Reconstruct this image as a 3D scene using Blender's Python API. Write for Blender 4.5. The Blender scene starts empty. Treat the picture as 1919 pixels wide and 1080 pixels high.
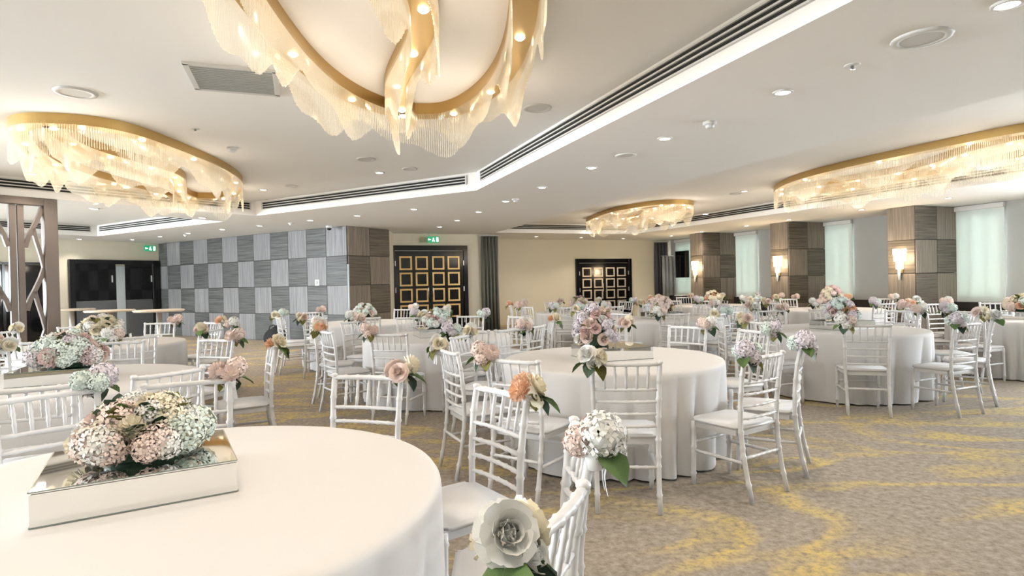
import bpy, bmesh, math, random
from mathutils import Vector, Matrix, geometry
random.seed(7)
sc = bpy.context.scene
COL = sc.collection
# ------------------------------------------------------------------ camera
F, HC = 1100.0, 1.4                       # focal length in pixels of the 1919 px frame, eye height
PITCH, ROLL = math.atan(11.5/F), math.radians(1.2)
FW = Vector((0, math.cos(PITCH), -math.sin(PITCH))); R0 = Vector((1, 0, 0)); U0 = R0.cross(FW)
RV = R0*math.cos(ROLL) - U0*math.sin(ROLL); UV = R0*math.sin(ROLL) + U0*math.cos(ROLL)
cam = bpy.data.cameras.new('camera'); cam.sensor_width = 36; cam.lens = F/1919*36; cam.clip_end = 200; cam.clip_start = .05
co = bpy.data.objects.new('camera', cam); COL.objects.link(co); sc.camera = co
m = Matrix((RV, UV, -FW)).transposed().to_4x4(); m.translation = (0, 0, HC); co.matrix_world = m
# ------------------------------------------------------------------ world, daylight, exposure
sc.view_settings.view_transform = 'Standard'; sc.view_settings.look = 'None'
sc.view_settings.exposure = 1.12; sc.view_settings.gamma = 1; sc.view_settings.use_curve_mapping = False
sc.cycles.use_denoising = True; sc.cycles.transparent_max_bounces = 14; sc.cycles.max_bounces = 5
sc.cycles.use_adaptive_sampling = True; sc.cycles.adaptive_threshold = .08; sc.cycles.diffuse_bounces = 3; sc.cycles.sample_clamp_indirect = 6
w = bpy.data.worlds.new('overcast_daylight'); sc.world = w; w.use_nodes = True
bg = w.node_tree.nodes['Background']; bg.inputs[0].default_value = (.86, .94, 1, 1); bg.inputs[1].default_value = 21.0
DOWN_W, CHAND_W = 30, 3.2                  # lamp powers (downlight, chandelier lamp)
WARM = (1, .84, .66)
# building axes
def unit(a): a = math.radians(a); return Vector((math.cos(a), math.sin(a), 0))
D2 = unit(21.8); AW = unit(111.8); D1 = -AW            # back wall to the right, away, and towards the camera
D3 = unit(-31.4); D4 = unit(58.6)                      # wood wall to the right, left wall away
ZS, ZT = 2.8, 3.08                                     # soffit and tray ceiling heights
def at(x, y, z):
    d = FW + RV*((x-959.5)/F) - UV*((y-540)/F); p = Vector((0, 0, HC)) + d*((z-HC)/d.z); return p
def on_line(x, base, d):                               # where pixel column x meets a plan line
    r = FW + RV*((x-959.5)/F); b = base
    det = r.x*(-d.y) + d.x*r.y
    t = (b.x*(-d.y) + d.x*b.y)/det; s = (r.x*b.y - r.y*b.x)/det
    return s
# ------------------------------------------------------------------ materials
def mat(name, col, rough=.5, metal=0, spec=.5, **kw):
    m = bpy.data.materials.new(name); m.use_nodes = True; b = m.node_tree.nodes['Principled BSDF']
    b.inputs['Base Color'].default_value = (*col, 1); b.inputs['Roughness'].default_value = rough
    b.inputs['Metallic'].default_value = metal; b.inputs['Specular IOR Level'].default_value = spec
    if 'emit' in kw:
        b.inputs['Emission Color'].default_value = (*kw['emit'], 1); b.inputs['Emission Strength'].default_value = kw['power']
    if kw.get('bump'):
        s, st = kw['bump']; nt = m.node_tree; n = nt.nodes.new('ShaderNodeTexNoise'); n.inputs['Scale'].default_value = s; n.inputs['Detail'].default_value = 4
        tc = nt.nodes.new('ShaderNodeTexCoord'); nt.links.new(tc.outputs['Object'], n.inputs['Vector'])
        bp = nt.nodes.new('ShaderNodeBump'); bp.inputs['Strength'].default_value = st; bp.inputs['Distance'].default_value = .01
        nt.links.new(n.outputs['Fac'], bp.inputs['Height']); nt.links.new(bp.outputs['Normal'], b.inputs['Normal'])
        if kw.get('vary'):
            mx = nt.nodes.new('ShaderNodeMix'); mx.data_type = 'RGBA'; nt.links.new(n.outputs['Fac'], mx.inputs[0])
            mx.inputs[6].default_value = (*[c*(1-kw['vary']) for c in col], 1); mx.inputs[7].default_value = (*[min(1, c*(1+kw['vary'])) for c in col], 1)
            nt.links.new(mx.outputs[2], b.inputs['Base Color'])
    return m
def wood(name, c0, c1, vertical):
    m = mat(name, c0, .45); nt = m.node_tree; b = nt.nodes['Principled BSDF']
    tc = nt.nodes.new('ShaderNodeTexCoord'); mp = nt.nodes.new('ShaderNodeMapping')
    mp.inputs['Scale'].default_value = (26, 26, .7) if vertical else (.7, .7, 26)
    oi = nt.nodes.new('ShaderNodeObjectInfo'); ad = nt.nodes.new('ShaderNodeVectorMath'); ad.operation = 'MULTIPLY_ADD'
    nt.links.new(oi.outputs['Random'], ad.inputs[0]); ad.inputs[1].default_value = (9, 9, 9); nt.links.new(tc.outputs['Object'], ad.inputs[2])
    nt.links.new(ad.outputs[0], mp.inputs[0])
    n = nt.nodes.new('ShaderNodeTexNoise'); n.inputs['Scale'].default_value = 1.6; n.inputs['Detail'].default_value = 5; n.inputs['Roughness'].default_value = .62
    nt.links.new(mp.outputs[0], n.inputs['Vector'])
    r = nt.nodes.new('ShaderNodeValToRGB'); r.color_ramp.elements[0].position = .32; r.color_ramp.elements[1].position = .68
    r.color_ramp.elements[0].color = (*c0, 1); r.color_ramp.elements[1].color = (*c1, 1)
    nt.links.new(n.outputs['Fac'], r.inputs[0]); nt.links.new(r.outputs[0], b.inputs['Base Color'])
    bp = nt.nodes.new('ShaderNodeBump'); bp.inputs['Strength'].default_value = .25; bp.inputs['Distance'].default_value = .004
    nt.links.new(n.outputs['Fac'], bp.inputs['Height']); nt.links.new(bp.outputs[0], b.inputs['Normal'])
    return m
def carpet():
    m = mat('patterned_carpet', (.3, .25, .2), .95, spec=.1); nt = m.node_tree; b = nt.nodes['Principled BSDF']; L = nt.links.new
    tc = nt.nodes.new('ShaderNodeTexCoord'); mp = nt.nodes.new('ShaderNodeMapping'); mp.inputs['Rotation'].default_value = (0, 0, math.radians(-35)); mp.inputs['Scale'].default_value = (.34, 1.15, 1)
    L(tc.outputs['Object'], mp.inputs[0])
    n1 = nt.nodes.new('ShaderNodeTexNoise'); n1.inputs['Scale'].default_value = .9; n1.inputs['Detail'].default_value = 2; n1.inputs['Distortion'].default_value = 1.6; L(mp.outputs[0], n1.inputs['Vector'])
    st = nt.nodes.new('ShaderNodeMath'); st.operation = 'SUBTRACT'; L(n1.outputs['Fac'], st.inputs[0]); st.inputs[1].default_value = .5
    ab = nt.nodes.new('ShaderNodeMath'); ab.operation = 'ABSOLUTE'; L(st.outputs[0], ab.inputs[0])
    rp = nt.nodes.new('ShaderNodeValToRGB'); rp.color_ramp.elements[0].position = 0; rp.color_ramp.elements[0].color = (1, 1, 1, 1)
    rp.color_ramp.elements[1].position = .06; rp.color_ramp.elements[1].color = (0, 0, 0, 1); L(ab.outputs[0], rp.inputs[0])
    n2 = nt.nodes.new('ShaderNodeTexNoise'); n2.inputs['Scale'].default_value = 1.1; n2.inputs['Detail'].default_value = 3; L(tc.outputs['Object'], n2.inputs['Vector'])
    n3 = nt.nodes.new('ShaderNodeTexNoise'); n3.inputs['Scale'].default_value = 22; n3.inputs['Detail'].default_value = 6; n3.inputs['Roughness'].default_value = .75; L(tc.outputs['Object'], n3.inputs['Vector'])
    m2 = nt.nodes.new('ShaderNodeMapRange'); m2.inputs[1].default_value = .30; m2.inputs[2].default_value = .55; L(n2.outputs['Fac'], m2.inputs[0])
    mu = nt.nodes.new('ShaderNodeMath'); mu.operation = 'MULTIPLY'; L(rp.outputs[0], mu.inputs[0]); L(m2.outputs[0], mu.inputs[1])
    sp = nt.nodes.new('ShaderNodeMapRange'); sp.inputs[1].default_value = .36; sp.inputs[2].default_value = .58; L(n3.outputs['Fac'], sp.inputs[0])
    mu2 = nt.nodes.new('ShaderNodeMath'); mu2.operation = 'MULTIPLY'; L(mu.outputs[0], mu2.inputs[0]); L(sp.outputs[0], mu2.inputs[1])
    base = nt.nodes.new('ShaderNodeValToRGB'); e = base.color_ramp.elements; e[0].position = .3; e[0].color = (.19, .16, .13, 1); e[1].position = .7; e[1].color = (.45, .395, .335, 1); L(n3.outputs['Fac'], base.inputs[0])
    mx = nt.nodes.new('ShaderNodeMix'); mx.data_type = 'RGBA'; L(mu2.outputs[0], mx.inputs[0]); L(base.outputs[0], mx.inputs[6]); mx.inputs[7].default_value = (.60, .45, .15, 1)
    L(mx.outputs[2], b.inputs['Base Color'])
    bp = nt.nodes.new('ShaderNodeBump'); bp.inputs['Strength'].default_value = .5; bp.inputs['Distance'].default_value = .006; L(n3.outputs['Fac'], bp.inputs['Height']); L(bp.outputs[0], b.inputs['Normal'])
    return m
def blind_fabric():
    m = bpy.data.materials.new('pale_blind_fabric'); m.use_nodes = True; nt = m.node_tree; b = nt.nodes['Principled BSDF']; b.inputs['Base Color'].default_value = (.66, .72, .68, 1); b.inputs['Roughness'].default_value = .9
    tr = nt.nodes.new('ShaderNodeBsdfTranslucent'); tr.inputs['Color'].default_value = (.72, .80, .74, 1); mx = nt.nodes.new('ShaderNodeMixShader'); mx.inputs[0].default_value = .10
    nt.links.new(b.outputs[0], mx.inputs[1]); nt.links.new(tr.outputs[0], mx.inputs[2]); nt.links.new(mx.outputs[0], nt.nodes['Material Output'].inputs[0]); return m
def rod_glass():
    m = bpy.data.materials.new('clear_glass_rods'); m.use_nodes = True; nt = m.node_tree; nt.nodes.clear(); L = nt.links.new
    o = nt.nodes.new('ShaderNodeOutputMaterial'); t = nt.nodes.new('ShaderNodeBsdfTransparent'); g = nt.nodes.new('ShaderNodeBsdfGlossy'); tr = nt.nodes.new('ShaderNodeBsdfTranslucent')
    g.inputs['Roughness'].default_value = .12; g.inputs['Color'].default_value = (1, .97, .9, 1); tr.inputs['Color'].default_value = (1, .95, .84, 1); t.inputs['Color'].default_value = (1, .985, .95, 1)
    a = nt.nodes.new('ShaderNodeMixShader'); a.inputs[0].default_value = .3; L(g.outputs[0], a.inputs[1]); L(tr.outputs[0], a.inputs[2])
    c = nt.nodes.new('ShaderNodeMixShader'); c.inputs[0].default_value = .44; L(t.outputs[0], c.inputs[1]); L(a.outputs[0], c.inputs[2]); L(c.outputs[0], o.inputs[0])
    return m
M = dict(
    ceiling=mat('ceiling_paint', (.87, .855, .835), .8, spec=.2), wall=mat('cream_wallpaper', (.72, .67, .55), .75, bump=(40, .06)),
    grey_wall=mat('grey_wallpaper', (.36, .36, .34), .75), blind=blind_fabric(), carpet=carpet(),
    wood_v=wood('grey_veneer_upright', (.14, .14, .145), (.30, .30, .315), True), wood_h=wood('grey_veneer_level_shaded', (.040, .042, .042), (.15, .155, .155), False),  # level grain darker: ribbing, plus the light's uneven sheen put into the colour
    brown_v=wood('brown_veneer_upright', (.12, .10, .08), (.27, .225, .18), True), brown_h=wood('brown_veneer_level_shaded', (.05, .04, .03), (.17, .14, .105), False),  # brown level tone likewise darkened for sheen
    black=mat('black_lacquer', (.006, .006, .007), .12), gold_frame=mat('gilt_moulding', (.66, .44, .18), .35, .6), pale_frame=mat('silver_moulding', (.62, .55, .46), .35, .5),
    steel=mat('brushed_steel', (.62, .62, .62), .3, .9), glass_dark=mat('black_glass', (.004, .004, .005), .05), grey_panel=mat('grey_door_panel', (.10, .105, .11), .4),
    strip=mat('frosted_strip', (.42, .47, .50), .35), lattice=mat('bronze_lattice', (.13, .10, .082), .5, bump=(30, .1)), dado=mat('dark_dado', (.018, .014, .012), .4),
    curtain=mat('grey_green_curtain', (.38, .39, .34), .9), curtain_dark=mat('charcoal_curtain', (.16, .165, .185), .9), sheer=mat('white_sheer', (.75, .78, .8), .9),
    white=mat('white_painted_resin', (.68, .68, .695), .32), cloth=mat('white_table_linen', (.62, .61, .61), .75, spec=.25, bump=(9, .12)),
    mirror=mat('mirror_glass', (.86, .87, .86), .03, 1), mirror_edge=mat('bevelled_mirror_edge', (.25, .30, .28), .2, .6), gold=mat('satin_gold', (.50, .33, .12), .38, .75), rod=rod_glass(),
    lamp=mat('warm_lamp', (1, .9, .7), .4, emit=(1, .86, .62), power=5), lens=mat('downlight_lens', (1, 1, 1), .4, emit=(1, .93, .82), power=9), sconce=mat('lit_crystal', (1, .95, .85), .2, emit=(1, .82, .55), power=5),
    crystal=mat('clear_crystal', (.75, .82, .84), .1), vent_dark=mat('vent_dark', (.012, .012, .012), .8), fitting=mat('white_fitting', (.62, .61, .59), .6), grille=mat('grey_grille', (.42, .43, .42), .6),
    green=mat('exit_green', (.01, .13, .06), .4, emit=(.02, .30, .14), power=.5), pict=mat('exit_white', (.9, .95, .9), .4, emit=(.9, 1, .92), power=1.2), bag=mat('black_fabric', (.008, .008, .01), .8, bump=(30, .3)),
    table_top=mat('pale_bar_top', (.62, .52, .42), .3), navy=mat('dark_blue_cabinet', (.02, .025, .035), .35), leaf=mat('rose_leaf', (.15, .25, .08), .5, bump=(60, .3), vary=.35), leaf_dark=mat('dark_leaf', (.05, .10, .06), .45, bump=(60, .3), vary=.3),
    leaf_olive=mat('olive_leaf', (.28, .27, .08), .55, bump=(60, .3), vary=.3), ribbon=mat('white_lace_ribbon', (.82, .82, .83), .8))
for k, c in dict(white=(.82, .81, .78), cream=(.83, .76, .60), blush=(.82, .67, .61), pink=(.76, .56, .54), lilac=(.70, .64, .69), mint=(.70, .79, .74), peach=(.83, .52, .35), mauve=(.52, .36, .38)).items():
    M['f_'+k] = mat(k+'_petals', c, .7, spec=.2, bump=(45, .25), vary=.12)
# ------------------------------------------------------------------ mesh helpers
def mesh(name, bm, *mats, smooth=True):
    me = bpy.data.meshes.new(name); bmesh.ops.recalc_face_normals(bm, faces=bm.faces); bm.to_mesh(me); bm.free()
    for x in mats: me.materials.append(x)
    if smooth and len(me.polygons): me.polygons.foreach_set('use_smooth', [True]*len(me.polygons))
    return me
def link(name, me, parent=None, mw=None):
    o = bpy.data.objects.new(name, me); COL.objects.link(o)
    if parent: o.parent = parent
    if mw is not None: o.matrix_local = mw
    return o
def tag(o, label=None, cat=None, group=None, kind=None):
    for k, v in (('label', label), ('category', cat), ('group', group), ('kind', kind)):
        if v: o[k] = v
    return o
def thing(name, label, cat, mw=None, group=None, kind=None): return tag(link(name, None, None, mw), label, cat, group, kind)
def box(bm, c, s, bevel=0):
    r = bmesh.ops.create_cube(bm, size=1, matrix=Matrix.Translation(c) @ Matrix.Diagonal((*s, 1)))
    if bevel: bmesh.ops.bevel(bm, geom=list({e for v in r['verts'] for e in v.link_edges}), offset=bevel, segments=2, affect='EDGES', profile=.5)
def boxmesh(name, c, s, m_, bevel=0):
    bm = bmesh.new(); box(bm, c, s, bevel); return mesh(name, bm, m_, smooth=False)
def tube(bm, pts, rad, n=8, cap=True):
    pts = [Vector(p) for p in pts]; rings = []
    for i, p in enumerate(pts):
        t = (pts[min(i+1, len(pts)-1)] - pts[max(i-1, 0)]).normalized()
        a = Vector((0, 0, 1)) if abs(t.z) < .8 else Vector((0, 1, 0))
        u = t.cross(a).normalized(); v = u.cross(t); r = rad[i] if hasattr(rad, '__len__') else rad
        rings.append([bm.verts.new(p + u*r*math.cos(2*math.pi*k/n) + v*r*math.sin(2*math.pi*k/n)) for k in range(n)])
    for a, b in zip(rings, rings[1:]):
        for k in range(n): bm.faces.new((a[k], a[(k+1) % n], b[(k+1) % n], b[k]))
    if cap: bm.faces.new(rings[0][::-1]); bm.faces.new(rings[-1])
def bamboo(bm, path, r, nodes, n=8, extra=None):
    """tube along a polyline with the turned ring nodes of a bamboo-style chair at the given fractions"""
    path = [Vector(p) for p in path]; ls = [0]
    for a, b in zip(path, path[1:]): ls.append(ls[-1]+(b-a).length)
    T = ls[-1]; d = .012/T; ts = {0: 1, 1: 1}
    for l in ls: ts.setdefault(l/T, 1)
    for q in nodes: ts[q-d] = 1; ts[q] = 1.32; ts[q+d] = 1
    for q, f in (extra or {}).items(): ts[q] = f
    P, Rr = [], []
    for q in sorted(ts):
        if q < 0 or q > 1: continue
        s = q*T; i = max(j for j in range(len(ls)-1) if ls[j] <= s+1e-9); P.append(path[i].lerp(path[i+1], (s-ls[i])/(ls[i+1]-ls[i]))); Rr.append(r*ts[q])
    tube(bm, P, Rr, n)
def lathe(bm, prof, n=16, c=(0, 0, 0)):
    rings = [[bm.verts.new((c[0]+r*math.cos(2*math.pi*k/n), c[1]+r*math.sin(2*math.pi*k/n), c[2]+z)) for k in range(n)] for r, z in prof]
    for a, b in zip(rings, rings[1:]):
        for k in range(n): bm.faces.new((a[k], a[(k+1) % n], b[(k+1) % n], b[k]))
    bm.faces.new(rings[0][::-1]); bm.faces.new(rings[-1])
def frame(base, d): return Matrix.Translation(base) @ Matrix.Rotation(math.atan2(d.y, d.x), 4, 'Z')   # local x along the wall, -y into the room
def struct(name, me, mw=None, label=None, parent=None):
    o = link(name, me, parent, mw)
    if not parent: tag(o, label, None, None, 'structure')
    return o
# ------------------------------------------------------------------ trays and ceiling
P1, P2 = at(480, 404.5, ZS), at(893, 357, ZS)
dl = (P1 - at(0, 365, ZS)).normalized(); dr = (at(1600, 0, ZS) - P2).normalized()
tray_main = [P1, P2, P2 + dr*13.2, P1 - dl*19]
Q0, Q1 = at(928, 436, ZS), at(1185, 439, ZS)
dn = (at(1805, 200, ZS) - Q0).normalized(); df = (at(1919, 335, ZS) - Q1).normalized()
tray_right = [Q0, Q1, Q1 + df*21, Q0 + dn*20]
S1, S2 = at(182, 443, ZS), at(418, 415.5, ZS)
tray_left = [S1, S2, S2 - D4*11, S1 - D4*11]
trays = [tray_main, tray_right, tray_left]
def inside(p, poly):
    c = False
    for a, b in zip(poly, poly[1:]+poly[:1]):
        if (a.y > p.y) != (b.y > p.y) and p.x < (b.x-a.x)*(p.y-a.y)/(b.y-a.y)+a.x: c = not c
    return c
def on_ceiling(x, y):
    p = at(x, y, ZS)
    if any(inside(p, t) for t in trays):
        q = at(x, y, ZT)
        if any(inside(q, t) for t in trays): return q
    return p
# room outline
WR = D2*13.5                                               # right wall line: points with D2 coordinate 13.5
K = at(650, 423.4, ZS).xy.to_3d(); LW = K - D3*8.16; MW = K + D4*1.40
YB = -5.0
A1, A2 = 16.2, 17.9                                        # distances of the two back walls along AW
right_end = WR + AW*A2; right_near = WR + AW*((YB-WR.y)/AW.y)
left_near = LW - D4*9.2; left_corner = Vector((left_near.x, YB, 0))
jog = D2*((MW+D4*.4).dot(D2)) + AW*A1
e1 = on_line(934, AW*A1, D2)
outline = [left_corner, left_near, LW, K, MW, jog, AW*A1 + D2*e1, AW*A2 + D2*e1, right_end, right_near]
def poly_mesh(name, outer, holes, z, m_):
    loops = [outer]+holes; flat = [p for l in loops for p in l]
    tris = geometry.tessellate_polygon([[Vector((p.x, p.y, 0)) for p in l] for l in loops])
    me = bpy.data.meshes.new(name); me.from_pydata([(p.x, p.y, z) for p in flat], [], [tuple(t) for t in tris]); me.materials.append(m_); return me
struct('floor', poly_mesh('floor', outline, [], 0, M['carpet']), label='taupe carpet with golden streaks across the whole room')
def clip(poly, pt, nrm):
    out = []
    for a, b in zip(poly, poly[1:]+poly[:1]):
        da, db = (a-pt).dot(nrm), (b-pt).dot(nrm)
        if da >= 0: out.append(a)
        if da*db < 0: out.append(a.lerp(b, da/(da-db)))
    return out
def tidy(p):
    p = [Vector((v.x, v.y, 0)) for v in p]; p = clip(p, Vector((0, YB+.5, 0)), Vector((0, 1, 0))); p = clip(p, Vector((left_corner.x+.5, 0, 0)), Vector((1, 0, 0)))
    return clip(p, WR - D2*1.2, -D2)
trays = [tidy(t) for t in trays]
ceil = struct('ceiling', poly_mesh('soffit', outline, trays, ZS, M['ceiling']), label='white plaster ceiling with three recessed trays')
for t in trays:
    tc = link('tray_ceiling', poly_mesh('tray_ceiling', t, [], ZT, M['ceiling']), ceil)
    for a, b in zip(t, t[1:]+t[:1]):
        me = bpy.data.meshes.new('fascia'); me.from_pydata([(a.x, a.y, ZS), (b.x, b.y, ZS), (b.x, b.y, ZT), (a.x, a.y, ZT)], [], [(0, 1, 2, 3)]); me.materials.append(M['ceiling'])
        link('fascia', me, ceil)
def slot_vent(a, b, label):
    """three black slots in a white frame let into a tray fascia, from plan point a to b (b to the right seen from the room)"""
    a, b = Vector((a.x, a.y, 0)), Vector((b.x, b.y, 0)); L = (b-a).length; d = (b-a).normalized()
    t = thing('slot_vent', label, 'air vent', frame(a, d), 'slot vents in the ceiling trays')
    zc = ZS+.175
    link('vent_back', boxmesh('vent_back', (L/2, -.003, zc), (L, .006, .135), M['vent_dark']), t)
    for k in range(4): link('slat', boxmesh('slat', (L/2, -.012, zc-.066+k*.044), (L, .022, .013), M['fitting']), t)
    for x in (0, L): link('end_cap', boxmesh('end_cap', (x, -.012, zc), (.02, .024, .145), M['fitting']), t)
slot_vent(P1 - dl*9, P1 - dl*.12, 'three-slot black air vent behind the left chandelier')
slot_vent(P1.lerp(P2, .04), P1.lerp(P2, .965), 'three-slot air vent above the checkered wood wall')
slot_vent(P2 + dr*.25, P2 + dr*9, 'long three-slot air vent running beside the ring chandelier')
slot_vent(Q0.lerp(Q1, .05), Q0.lerp(Q1, .95), 'three-slot air vent above the far black door')
slot_vent(Q1 + df*.3, Q1 + df*14, 'long three-slot air vent above the wood pillars')
slot_vent(S1 - D4*5, S1 - D4*.15, 'short three-slot air vent over the black glass door')
slot_vent(S1.lerp(S2, .03), S1.lerp(S2, .8), 'three-slot air vent above the bar tables')
# ------------------------------------------------------------------ walls
def wall(name, a, b, label, m_=None, h=ZS, holes=()):
    """a wall slab from plan point a to b (left to right seen from the room), with window openings (x0, x1, z0, z1)"""
    L = (b-a).length; bm = bmesh.new(); xs = sorted({0, L, *[h_[0] for h_ in holes], *[h_[1] for h_ in holes]})
    for x0, x1 in zip(xs, xs[1:]):
        hs = [h_ for h_ in holes if h_[0] <= x0+1e-6 and h_[1] >= x1-1e-6]
        if hs:
            box(bm, ((x0+x1)/2, .08, hs[0][2]/2), (x1-x0, .16, hs[0][2])); box(bm, ((x0+x1)/2, .08, (h+hs[0][3])/2), (x1-x0, .16, h-hs[0][3]))
        else: box(bm, ((x0+x1)/2, .08, h/2), (x1-x0, .16, h))
    return struct(name, mesh(name, bm, m_ or M['wall'], smooth=False), frame(a, (b-a).normalized()), label)
def window_holes(L, n, z0, z1, gap=.35):
    w_ = (L-gap*(n+1))/n; return [(gap+i*(w_+gap), gap+i*(w_+gap)+w_, z0, z1) for i in range(n)]
wl = wall('wall_left', left_near, LW, 'cream wall with the black glass double door')
wood_w = struct('wall_wood', boxmesh('wall_wood', (4.08, .08, 1.4), (8.16, .16, 2.8), M['dado']), frame(LW, D3), 'wall of grey veneer panels in a checkerboard of grain')
wood_r = struct('wall_wood_return', boxmesh('wall_wood_return', (.70, .08, 1.4), (1.40, .16, 2.8), M['dado']), frame(K, D4), 'short return of the veneer panelled wall')
wall('wall_jog', MW, jog, 'narrow cream wall beside the gold-panelled door')
wb1 = wall('wall_back_door', jog, AW*A1 + D2*e1, 'cream wall around the gold-panelled double door')
wall('wall_step', AW*A1 + D2*e1, AW*A2 + D2*e1, 'short wall behind the grey curtain')
wb2 = wall('wall_back', AW*A2 + D2*e1, right_end, 'cream far wall with a black panelled door')
pil = [on_line(x, D2*12.2, AW) for x in (1318, 1478, 1716)]
Lright = (right_near-right_end).length
blind_x = [(.3, 2.0)] + [(A2-on_line(a, WR, AW), A2-on_line(b, WR, AW)) for a, b in ((1377, 1422), (1541, 1600), (1786, 1886))]
open_x = [(A2-4.6+k*2.3, A2-4.6+k*2.3+1.9) for k in range(3)]  # unseen open windows added to light the right-hand side
right_holes = [(a+.05, b-.05, .86, 2.62) for a, b in blind_x] + [(a, b, .86, 2.62) for a, b in open_x]
wr = wall('wall_right', right_end, right_near, 'grey right-hand wall between the pillars', M['grey_wall'], holes=right_holes)
rear_a, rear_b = right_near, left_corner
Lr = (rear_b-rear_a).length; rear_holes = window_holes(Lr, 4, .9, 2.3, 6.2)  # unseen rear window openings, added to let daylight in
wall('wall_rear', rear_a, rear_b, 'unseen wall behind the camera with added windows', holes=rear_holes)
Ls = (left_near-left_corner).length
wall('wall_side', left_corner, left_near, 'window wall at the far left of the hall', holes=window_holes(Ls, 4, .35, 2.6))
wi = 0
for a, d, hs in ((rear_a, (rear_b-rear_a).normalized(), rear_holes), (left_corner, Vector((0, 1, 0)), window_holes(Ls, 4, .35, 2.6)), (right_end, D1, right_holes)):
    for h_ in hs:
        wi += 1; zc, zh = (h_[2]+h_[3])/2, h_[3]-h_[2]
        lp = bpy.data.lights.new('daylight_portal', 'AREA'); lp.shape = 'RECTANGLE'; lp.size = h_[1]-h_[0]; lp.size_y = zh; lp.cycles.is_portal = True
        o = bpy.data.objects.new('daylight_portal', lp); COL.objects.link(o)
        o.matrix_world = frame(a, d) @ Matrix.Translation(((h_[0]+h_[1])/2, .2, zc)) @ Matrix.Rotation(math.radians(-90), 4, 'X')
        wn = struct('window_%d' % wi, None, frame(a, d) @ Matrix.Translation((h_[0], .05, 0)), 'tall window letting in daylight')
        W_ = h_[1]-h_[0]
        for x in (0.03, W_/3, 2*W_/3, W_-.03): link('mullion', boxmesh('mullion', (x, 0, zc), (.06, .06, zh), M['white']), wn)
        for z in (h_[2]+.03, h_[3]-.03): link('rail', boxmesh('rail', (W_/2, 0, z), (W_, .06, .06), M['white']), wn)
# veneer panels
panel_cache = {}
def veneer(parent, x0, w_, cols, parity, rows=4, d=.03, tone='wood'):
    for i in range(cols):
        for j in range(rows):
            v = (i+j+parity) % 2 == 0; key = (round(w_, 3), v, tone)
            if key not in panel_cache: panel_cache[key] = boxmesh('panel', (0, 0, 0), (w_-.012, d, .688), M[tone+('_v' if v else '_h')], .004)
            link('panel', panel_cache[key], parent, Matrix.Translation((x0+(i+.5)*w_, -d/2+.004, (j+.5)*.7)))
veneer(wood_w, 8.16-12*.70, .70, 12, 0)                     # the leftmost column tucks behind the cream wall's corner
veneer(wood_r, 0, .70, 2, 1, tone='brown')  # same veneer as the wood wall; brown paints in the warm light
tag(link('edge_strip', boxmesh('edge_strip', (0, -.012, .95), (.03, .04, 1.9), M['strip']), wood_r), 'pale corner edge strip')
# pillars
for i, (x, pw) in enumerate(((1318, .5), (1478, .46), (1716, .52))):
    s = on_line(x, D2*12.2, AW); c = D2*12.2 + AW*s
    pl = struct('pillar_%d' % (i+1), boxmesh('pillar', (.65, .3, 1.4), (1.3, .56, 2.8), M['dado']), frame(c, D2), ['veneer panelled pillar farthest along the right-hand wall', 'middle veneer panelled pillar on the right-hand wall', 'nearest veneer panelled pillar on the right-hand wall'][i])
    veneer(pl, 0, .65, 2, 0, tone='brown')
    side = link('side_face', None, pl, Matrix.Rotation(math.radians(-90), 4, 'Z') @ Matrix.Translation((-.58, 0, 0)))
    for j in range(4):
        v = j % 2 == 1; key = (.58, v)
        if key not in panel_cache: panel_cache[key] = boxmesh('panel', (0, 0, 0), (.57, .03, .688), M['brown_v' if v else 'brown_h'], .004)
        link('panel', panel_cache[key], side, Matrix.Translation((.29, .005, (j+.5)*.7)))
    # wall lamp
    t = thing('wall_lamp', ['lit crystal wall lamp on the farthest pillar', 'lit crystal wall lamp on the middle pillar', 'lit crystal wall lamp on the nearest pillar'][i], 'wall lamp', frame(c + AW*.29 - D2*.02, D1) @ Matrix.Translation((0, 0, 0)), 'crystal wall lamps on the pillars')
    link('back_plate', boxmesh('back_plate', (0, -.01, 1.62), (.09, .02, .42), M['gold'], .004), t)
    for k, (w_, z0, z1) in enumerate(((.25, 1.79, 1.92), (.22, 1.66, 1.785), (.13, 1.50, 1.655))):
        bm = bmesh.new()
        for q in range(9):
            a = math.pi*q/8; lathe(bm, [(.012, z0+.01*(q % 2)), (.013, (z0+z1)/2), (.012, z1)], 6, (w_/2*math.cos(a), -.03-.08*math.sin(a)*w_/.25, 0))
        tag(link('crystal_tier', mesh('crystal_tier', bm, M['sconce']), t), kind='stuff')
    bm = bmesh.new(); tube(bm, [(0, -.05, 1.52), (0, -.05, 1.27)], [.032, .022], 8); link('crystal_drop', mesh('crystal_drop', bm, M['crystal']), t)
    lp = bpy.data.lights.new('wall_lamp_light', 'POINT'); lp.energy = 14; lp.color = (1, .75, .45); lp.shadow_soft_size = .1
    o = bpy.data.objects.new('wall_lamp_light', lp); COL.objects.link(o); o.parent = t; o.location = (0, -.19, 1.72)
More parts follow.
